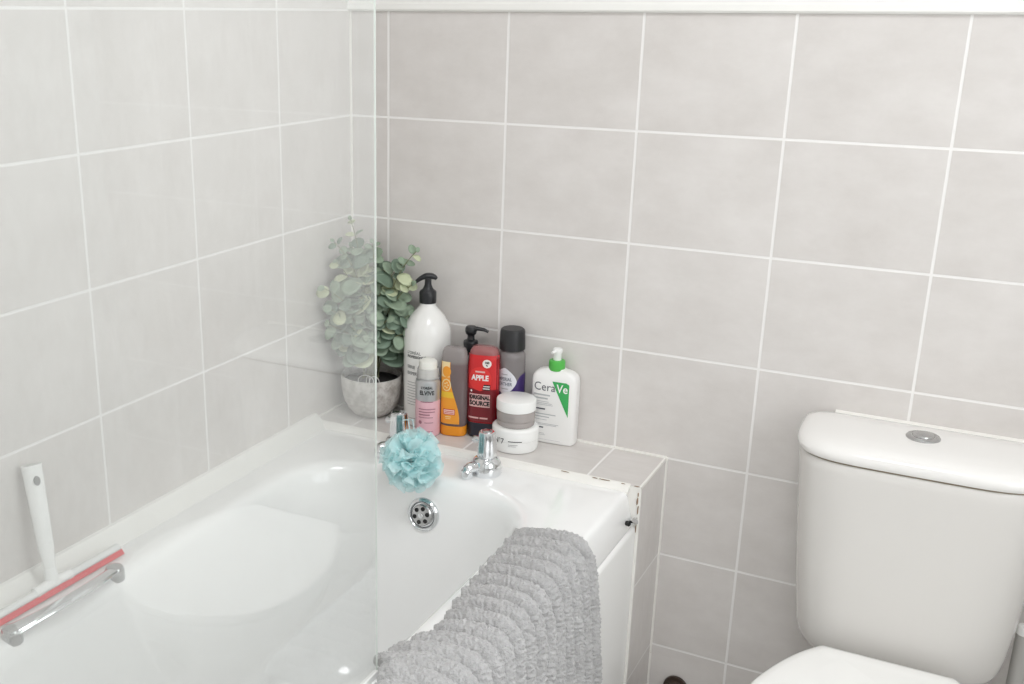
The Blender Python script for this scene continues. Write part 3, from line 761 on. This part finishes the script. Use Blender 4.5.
b.build('label_print', [M_or, M_cream, M_yel, mat('red_box_print', (206, 60, 44), .4), mat('pale_pink_print', (246, 210, 200), .4)], t, local=True, smooth=0)

# --- red bottle
t = thing('body_wash_bottle', 'red body wash bottle reading APPLE standing on dark cap', 'bottle', *fitted((.3370, -.0645), math.radians(12)))
tabr = [(.030, .0275, .0185), (.034, .0290, .0198), (.08, .0298, .0208), (.13, .0298, .0205), (.158, .0285, .0190), (.168, .0262, .0165), (.174, .0225, .0125), (.1765, .0170, .0080)]
b = MB(); selbody(b, tabr, 3.0); b.build('body', clear_mix('red_gel', (158, 34, 42), .1, .93, (196, 128, 128), .160), t, local=True).scale = (1.05, 1.05, 1.04)
b = MB(); selbody(b, [(0, .0255, .0165), (.0015, .0270, .0182), (.004, .0276, .0188), (.027, .0276, .0188), (.0295, .027, .018)], 3.0); b.build('cap', mat('navy_black_cap', (36, 36, 48), .3), t, local=True).scale = (1.05, 1.05, 1.04)
fn = selfront(tabr, 3.0); fn2 = selfront(tabr, 3.0, .0009); fn3 = selfront(tabr, 3.0, .0012); b = MB()
b.patch(lambda v: -.0285, lambda v: .0285, .098, .163, fn, 10, 14, 0)
b.patch(lambda v: -.0285 + .0002, lambda v: .0283, .034, .098, fn, 10, 14, 1)
b.disc(-.003, .118, .0215, .0235, fn2, 2)
b.disc(.009, .148, .0082, .0082, fn2, 3); b.text('100', .0058, .009, .1500, fn3, 4, 'CENTER', .0003); b.text('%', .0045, .009, .1445, fn3, 4, 'CENTER', .0003)
b.text('APPLE', .0142, -.003, .1200, fn3, 3, 'CENTER', .0006, .84)
b.bar(-.012, .006, .1305, .1335, fn3, 5)
b.patch(lambda v: .0015 + (v - .097) * .3, lambda v: .0165, .097, .108, fn3, 3, 5, 4); b.bar(.004, .0155, .1035, .1055, selfront(tabr, 3.0, .0015), 3); b.bar(.003, .0155, .0992, .1010, selfront(tabr, 3.0, .0015), 3)
b.bar(-.0225, .0165, .063, .0885, fn2, 5); b.text('ORIGINAL', .0110, -.003, .0818, fn3, 4, 'CENTER', .0006, .76); b.text('SOURCE', .0118, -.003, .0700, fn3, 4, 'CENTER', .0006, .84)
b.bar(-.024, -.004, .0395, .0425, fn2, 5); b.bar(-.002, .013, .0395, .0425, fn2, 5)
b.disc(-.019, .094, .0018, .002, fn3, 3)
b.build('label_print', [mat('bright_red_print', (206, 40, 44), .3), mat('deep_red_print', (122, 26, 36), .3), mat('scarlet_apple', (222, 52, 50), .3), mat('label_white', (240, 232, 230), .4), mat('label_black', (38, 26, 28), .4), mat('label_pink', (226, 184, 180), .4)], t, local=True, smooth=0).scale = (1.05, 1.05, 1.04)

# --- dark pump bottle behind
t = thing('hand_soap_bottle', 'bottle with black pump behind the orange and red gels', 'bottle', *fitted((.2905, -.030)))
tabb = [(0, .022), (.002, .0245), (.005, .0250), (.128, .0250), (.138, .0235), (.146, .0185), (.150, .0135), (.156, .0130)]
b = MB(); b.lathe([(r, z) for z, r in tabb], 44); b.build('body', clear_mix('smoky_clear_plastic', (150, 142, 140), .12, .7), t, local=True)
b = MB(); b.lathe([(.0140, .153), (.0145, .155), (.0145, .176), (.0135, .1785), (.0078, .181), (.0070, .186), (.0070, .192)], 34); pm = b.build('pump', M_blackpl, t, local=True)
b = MB(); dr = Vector((.94, .34, 0)); b.lathe([(.0070, .190), (.0105, .193), (.0120, .198), (.0118, .204), (.0095, .2075), (.001, .2085)], 32)
b.tube([tuple(Vector((0, 0, .2035))), tuple(dr * .012 + Vector((0, 0, .2035))), tuple(dr * .026 + Vector((0, 0, .2015))), tuple(dr * .034 + Vector((0, 0, .1975)))], lambda s: .0062 - .0028 * s, 14, flat=.75)
b.build('pump_nozzle', M_blackpl, pm, local=True)

# --- purple bottle
t = thing('bath_foam_bottle', 'black capped bottle with purple label behind the cream jars', 'bottle', *fitted((.3790, -.0300)))
tabv = [(0, .024), (.002, .0262), (.005, .0268), (.158, .0268), (.165, .0262), (.1695, .0240), (.172, .0215), (.178, .0210)]
b = MB(); b.lathe([(r, z) for z, r in tabv], 48); b.build('body', clear_mix('grey_clear_plastic', (152, 146, 146), .12, .72), t, local=True)
b = MB(); rings = []
for z, r in ((.1745, .0232), (.176, .0246), (.211, .0236), (.2145, .0226), (.2165, .0202)):
    rings.append([((r + (.0004 if (j % 2 and z < .214) else 0)) * math.cos(2 * PI * j / 72), (r + (.0004 if (j % 2 and z < .214) else 0)) * math.sin(2 * PI * j / 72), z) for j in range(72)])
b.loft(rings); b.build('cap', mat('ribbed_black_cap', (38, 38, 40), .4), t, local=True, smooth=25)
fn = cylfront(.0268, math.radians(-2)); fn2 = cylfront(.0268, math.radians(-2), .001); fn3 = cylfront(.0268, math.radians(-2), .0014); b = MB()
top_l = lambda u: .128 - 1.1 * max(0, .002 - u) if u < .002 else .120 + .0
vs = []; fs = []; NU = 40
for i in range(NU + 1):
    u = -.030 + .085 * i / NU; tz = .104 + .026 / (1 + math.exp(-(u - .024) * 260))
    vs += [fn(u, .010), fn(u, .06), fn(u, tz)]
for i in range(NU):
    for k in (0, 1): fs.append((i * 3 + k, (i + 1) * 3 + k, (i + 1) * 3 + k + 1, i * 3 + k + 1))
b.add(vs, fs, 0)
def badge(v):
    q = abs(v - .116) / .0275; return .0245 * (1 - q ** 1.5) ** .8 if q < 1 else 0
b.patch(lambda v: -.002 - badge(v), lambda v: -.001 + badge(v), .0890, .1430, fn2, 22, 8, 1)
b.text('IMPERIAL', .0092, -.001, .1205, fn3, 2, 'CENTER', .0002, .78); b.text('LEATHER', .0092, -.001, .1105, fn3, 2, 'CENTER', .0002, .82)
b.bar(-.008, .005, .1295, .1308, fn3, 3); b.bar(-.008, .007, .1005, .1018, fn3, 3)
b.build('label_print', [mat('purple_label', (68, 50, 108), .35), mat('pale_badge', (224, 224, 230), .35), mat('slate_print', (110, 116, 128), .4), M_greyink], t, local=True, smooth=0)

# --- cream jars
t = thing('cream_jar', 'wide white cream jar standing under the small grey jar', 'jar', *fitted((.4165, -.088)), )
t['group'] = 'cream jars stacked on the ledge'
b = MB(); b.lathe([(.0405, 0), (.0430, .0012), (.0440, .004), (.0443, .012), (.0443, .0225)], 56); b.build('body', M_whitepl, t, local=True)
b = MB(); b.lathe([(.0436, .0222), (.0447, .0232), (.0447, .041), (.0438, .0445), (.0415, .0465), (.038, .0472), (.001, .0472)], 56); b.build('lid', M_whitepl, t, local=True)
fn = cylfront(.0447, math.radians(14)); b = MB()
b.text('N°7', .0155, -.0385, .0240, fn, 0, 'LEFT', .0, .9); b.bar(-.0065, .0200, .0248, .0264, fn, 1); b.bar(-.006, .0120, .0185, .0194, fn, 2); b.bar(-.006, .0090, .0158, .0165, fn, 2)
b.build('label_print', [M_ink, M_ink, M_greyink], t, local=True, smooth=0)
t = thing('cream_jar', 'small grey cream jar with white lid on top of the wide white jar', 'jar', (.4165, -.088, LEDGE + .0004 + .0473))
t['group'] = 'cream jars stacked on the ledge'
M_gjar = mat('grey_jar_glass', (172, 165, 162), .25)
b = MB(); b.lathe([(.0335, 0), (.0350, .001), (.0358, .004), (.0358, .0105), (.0348, .0115), (.0348, .0128), (.0366, .0138), (.0366, .0300), (.0350, .0308)], 56); b.build('body', M_gjar, t, local=True)
b = MB(); b.lathe([(.0366, .0306), (.0377, .0314), (.0377, .0485), (.0368, .0510), (.0350, .0520), (.001, .0522)], 56); b.build('lid', M_whitepl, t, local=True)
fn = cylfront(.0366, math.radians(8)); b = MB(); b.text('THE CREAM', .0042, -.013, .0215, fn, 0, 'LEFT', .0, .9); b.build('label_print', M_greyink, t, local=True, smooth=0)

# --- white lotion bottle with green pump
t = thing('lotion_bottle', 'flat white lotion bottle with green collar right of the jars', 'bottle', *fitted((.4700, -.0235), math.radians(3)))
SC = (1.08, .82, .99); tabc = [(0, .0385, .0215), (.0015, .0405, .0238), (.005, .0415, .0248), (.10, .0418, .0250), (.125, .0418, .0248), (.134, .0405, .0238), (.140, .0375, .0215), (.1445, .0325, .0185), (.1475, .0260, .0150), (.149, .0180, .0135), (.1505, .0155, .0130)]
M_cv = mat('white_lotion_plastic', (244, 243, 241), .3)
b = MB(); selbody(b, tabc, 4.2, seg=80); b.build('body', M_cv, t, local=True).scale = SC
b = MB(); b.lathe([(.0150, .1495), (.0156, .1505), (.0156, .166), (.0146, .1685), (.0120, .1695)], 40); g = b.build('collar', mat('green_plastic', (84, 186, 78), .3), t, local=True); g.scale = (1, 1, .975)
g['label'] = 'bright green pump collar'
b = MB(); b.lathe([(.0075, .1685), (.0078, .170), (.0078, .183), (.0095, .1855), (.0095, .1905), (.0080, .1925), (.001, .193)], 30)
b.tube([(0, 0, .1885), (-.003, -.010, .1885), (-.005, -.017, .1870)], lambda s: .0042 - .001 * s, 12, flat=.8); b.build('pump_nozzle', M_whitepl, t, local=True).scale = (1, 1, .975)
fn = selfront(tabc, 4.2); fn2 = selfront(tabc, 4.2, .001); b = MB()
def gl_(v):   # diagonal left side of the green wedge
    return .0295 - (v - .060) / (.1285 - .060) * .0305
b.patch(gl_, lambda v: .0300 if v < .1235 else .0300 - .006 * (1 - math.sqrt(max(0, 1 - ((v - .1235) / .005) ** 2))), .060, .1285, fn, 22, 6, 0)
b.text('Cera', .0235, -.0350, .1150, fn2, 1, 'LEFT', -.0001, .86); b.text('Ve', .0235, .0075, .1150, fn2, 2, 'LEFT', .0003, .80)
for u1, v, h, mi in ((-.004, .0975, .0030, 3), (-.008, .0905, .0030, 3), (-.006, .0850, .0010, 3), (.000, .0815, .0010, 3), (.002, .0785, .0010, 3), (-.012, .0690, .0028, 1), (.008, .0590, .0018, 3), (-.004, .0535, .0018, 3), (-.008, .0480, .0010, 3), (.014, .0400, .0010, 3), (.010, .0375, .0010, 3), (-.014, .0310, .0026, 1), (-.012, .0195, .0010, 3), (-.010, .0165, .0010, 3)):
    b.bar(-.0345, u1, v, v + h, fn, mi)
b.bar(-.0355, .018, .0075, .0080, fn, 3)
b.build('label_print', [mat('green_wedge', (62, 172, 92), .35), mat('slate_logo', (86, 88, 98), .4), M_whitepl, mat('soft_grey_print', (186, 188, 190), .5)], t, local=True, smooth=0).scale = SC

# ------------------------------------------------------------------ lamp and added window light
cl = thing('ceiling_light', 'round white flush ceiling light in the middle of the ceiling', 'ceiling light', (1.0, -1.15, RZ))
b = MB(); b.lathe([(.20, -.001), (.20, -.03), (.195, -.035), (.19, -.035)], 56); b.build('base', M_whitepl, cl, local=True)
M_em = bpy.data.materials.new('lamp_diffuser'); M_em.use_nodes = True
bs = M_em.node_tree.nodes['Principled BSDF']; bs.inputs['Emission Color'].default_value = (.975, .985, 1, 1); bs.inputs['Emission Strength'].default_value = 3.6
b = MB(); b.lathe([(.19, -.034), (.185, -.05), (.16, -.062), (.10, -.07), (.01, -.072)], 56); b.build('diffuser', M_em, cl, local=True)
def area(name, loc, rot, size, sy, power, colr=(1, 1, 1), shape='RECTANGLE'):
    l = bpy.data.lights.new(name, 'AREA'); l.shape = shape; l.size = size
    if shape == 'RECTANGLE': l.size_y = sy
    l.energy = power; l.color = colr
    o = bpy.data.objects.new(name, l); col.objects.link(o); o.location = loc; o.rotation_euler = rot; return o
area('ceiling_lamp_light', (1.0, -1.15, RZ - .08), (0, 0, 0),   .5, .5, 10.4, (.975, .985, 1), 'DISK')
# unseen glowing window added in the right wall to brighten bath and left wall
wn_ = MB(); wn_.box(RX - .012, RX + .001, -1.45, -.55, .75, 1.95); wf = wn_.build('added_window_1', M_trim, None, smooth=0, bevel=.003); wf['kind'] = 'structure'
M_win = bpy.data.materials.new('added_window_glow'); M_win.use_nodes = True
bs = M_win.node_tree.nodes['Principled BSDF']; bs.inputs['Emission Color'].default_value = (.95, .98, 1, 1); bs.inputs['Emission Strength'].default_value = 3.0
wn_ = MB(); wn_.box(RX - .015, RX - .0115, -1.40, -1.02, .80, 1.90); wn_.box(RX - .015, RX - .0115, -.98, -.60, .80, 1.90); wp = wn_.build('added_glow_pane', M_win, wf, smooth=0)
wd = bpy.data.worlds.new('world'); scn.world = wd; wd.use_nodes = True
wd.node_tree.nodes['Background'].inputs[0].default_value = (.9, .95, 1, 1); wd.node_tree.nodes['Background'].inputs[1].default_value = .5

# ------------------------------------------------------------------ camera
cd = bpy.data.cameras.new('camera'); cam = bpy.data.objects.new('camera', cd); col.objects.link(cam)
F, CX, CY = 1101.0268, 405.4613, 372.7514
cd.sensor_fit = 'HORIZONTAL'; cd.sensor_width = 36; cd.lens = F / 1024 * 36
cd.shift_x = (512 - CX) / 1024; cd.shift_y = (CY - 342) / 1024; cd.clip_start = .02
fw = Vector((-.4567, .8331, -.3121)).normalized(); rt = Vector((.8760, .4823, .0053)); rt = (rt - fw * rt.dot(fw)).normalized(); up = rt.cross(fw)
mm = Matrix((rt, up, -fw)).transposed().to_4x4(); mm.translation = (1.1781, -1.9167, Z0 - .0014); cam.matrix_world = mm
scn.camera = cam
vs_ = scn.view_settings; vs_.view_transform = 'Standard'; vs_.look = 'None'; vs_.gamma = 1; vs_.use_curve_mapping = False
vs_.exposure = -0.07
scn.cycles.diffuse_bounces = 6; scn.cycles.max_bounces = 14; scn.cycles.transparent_max_bounces = 16
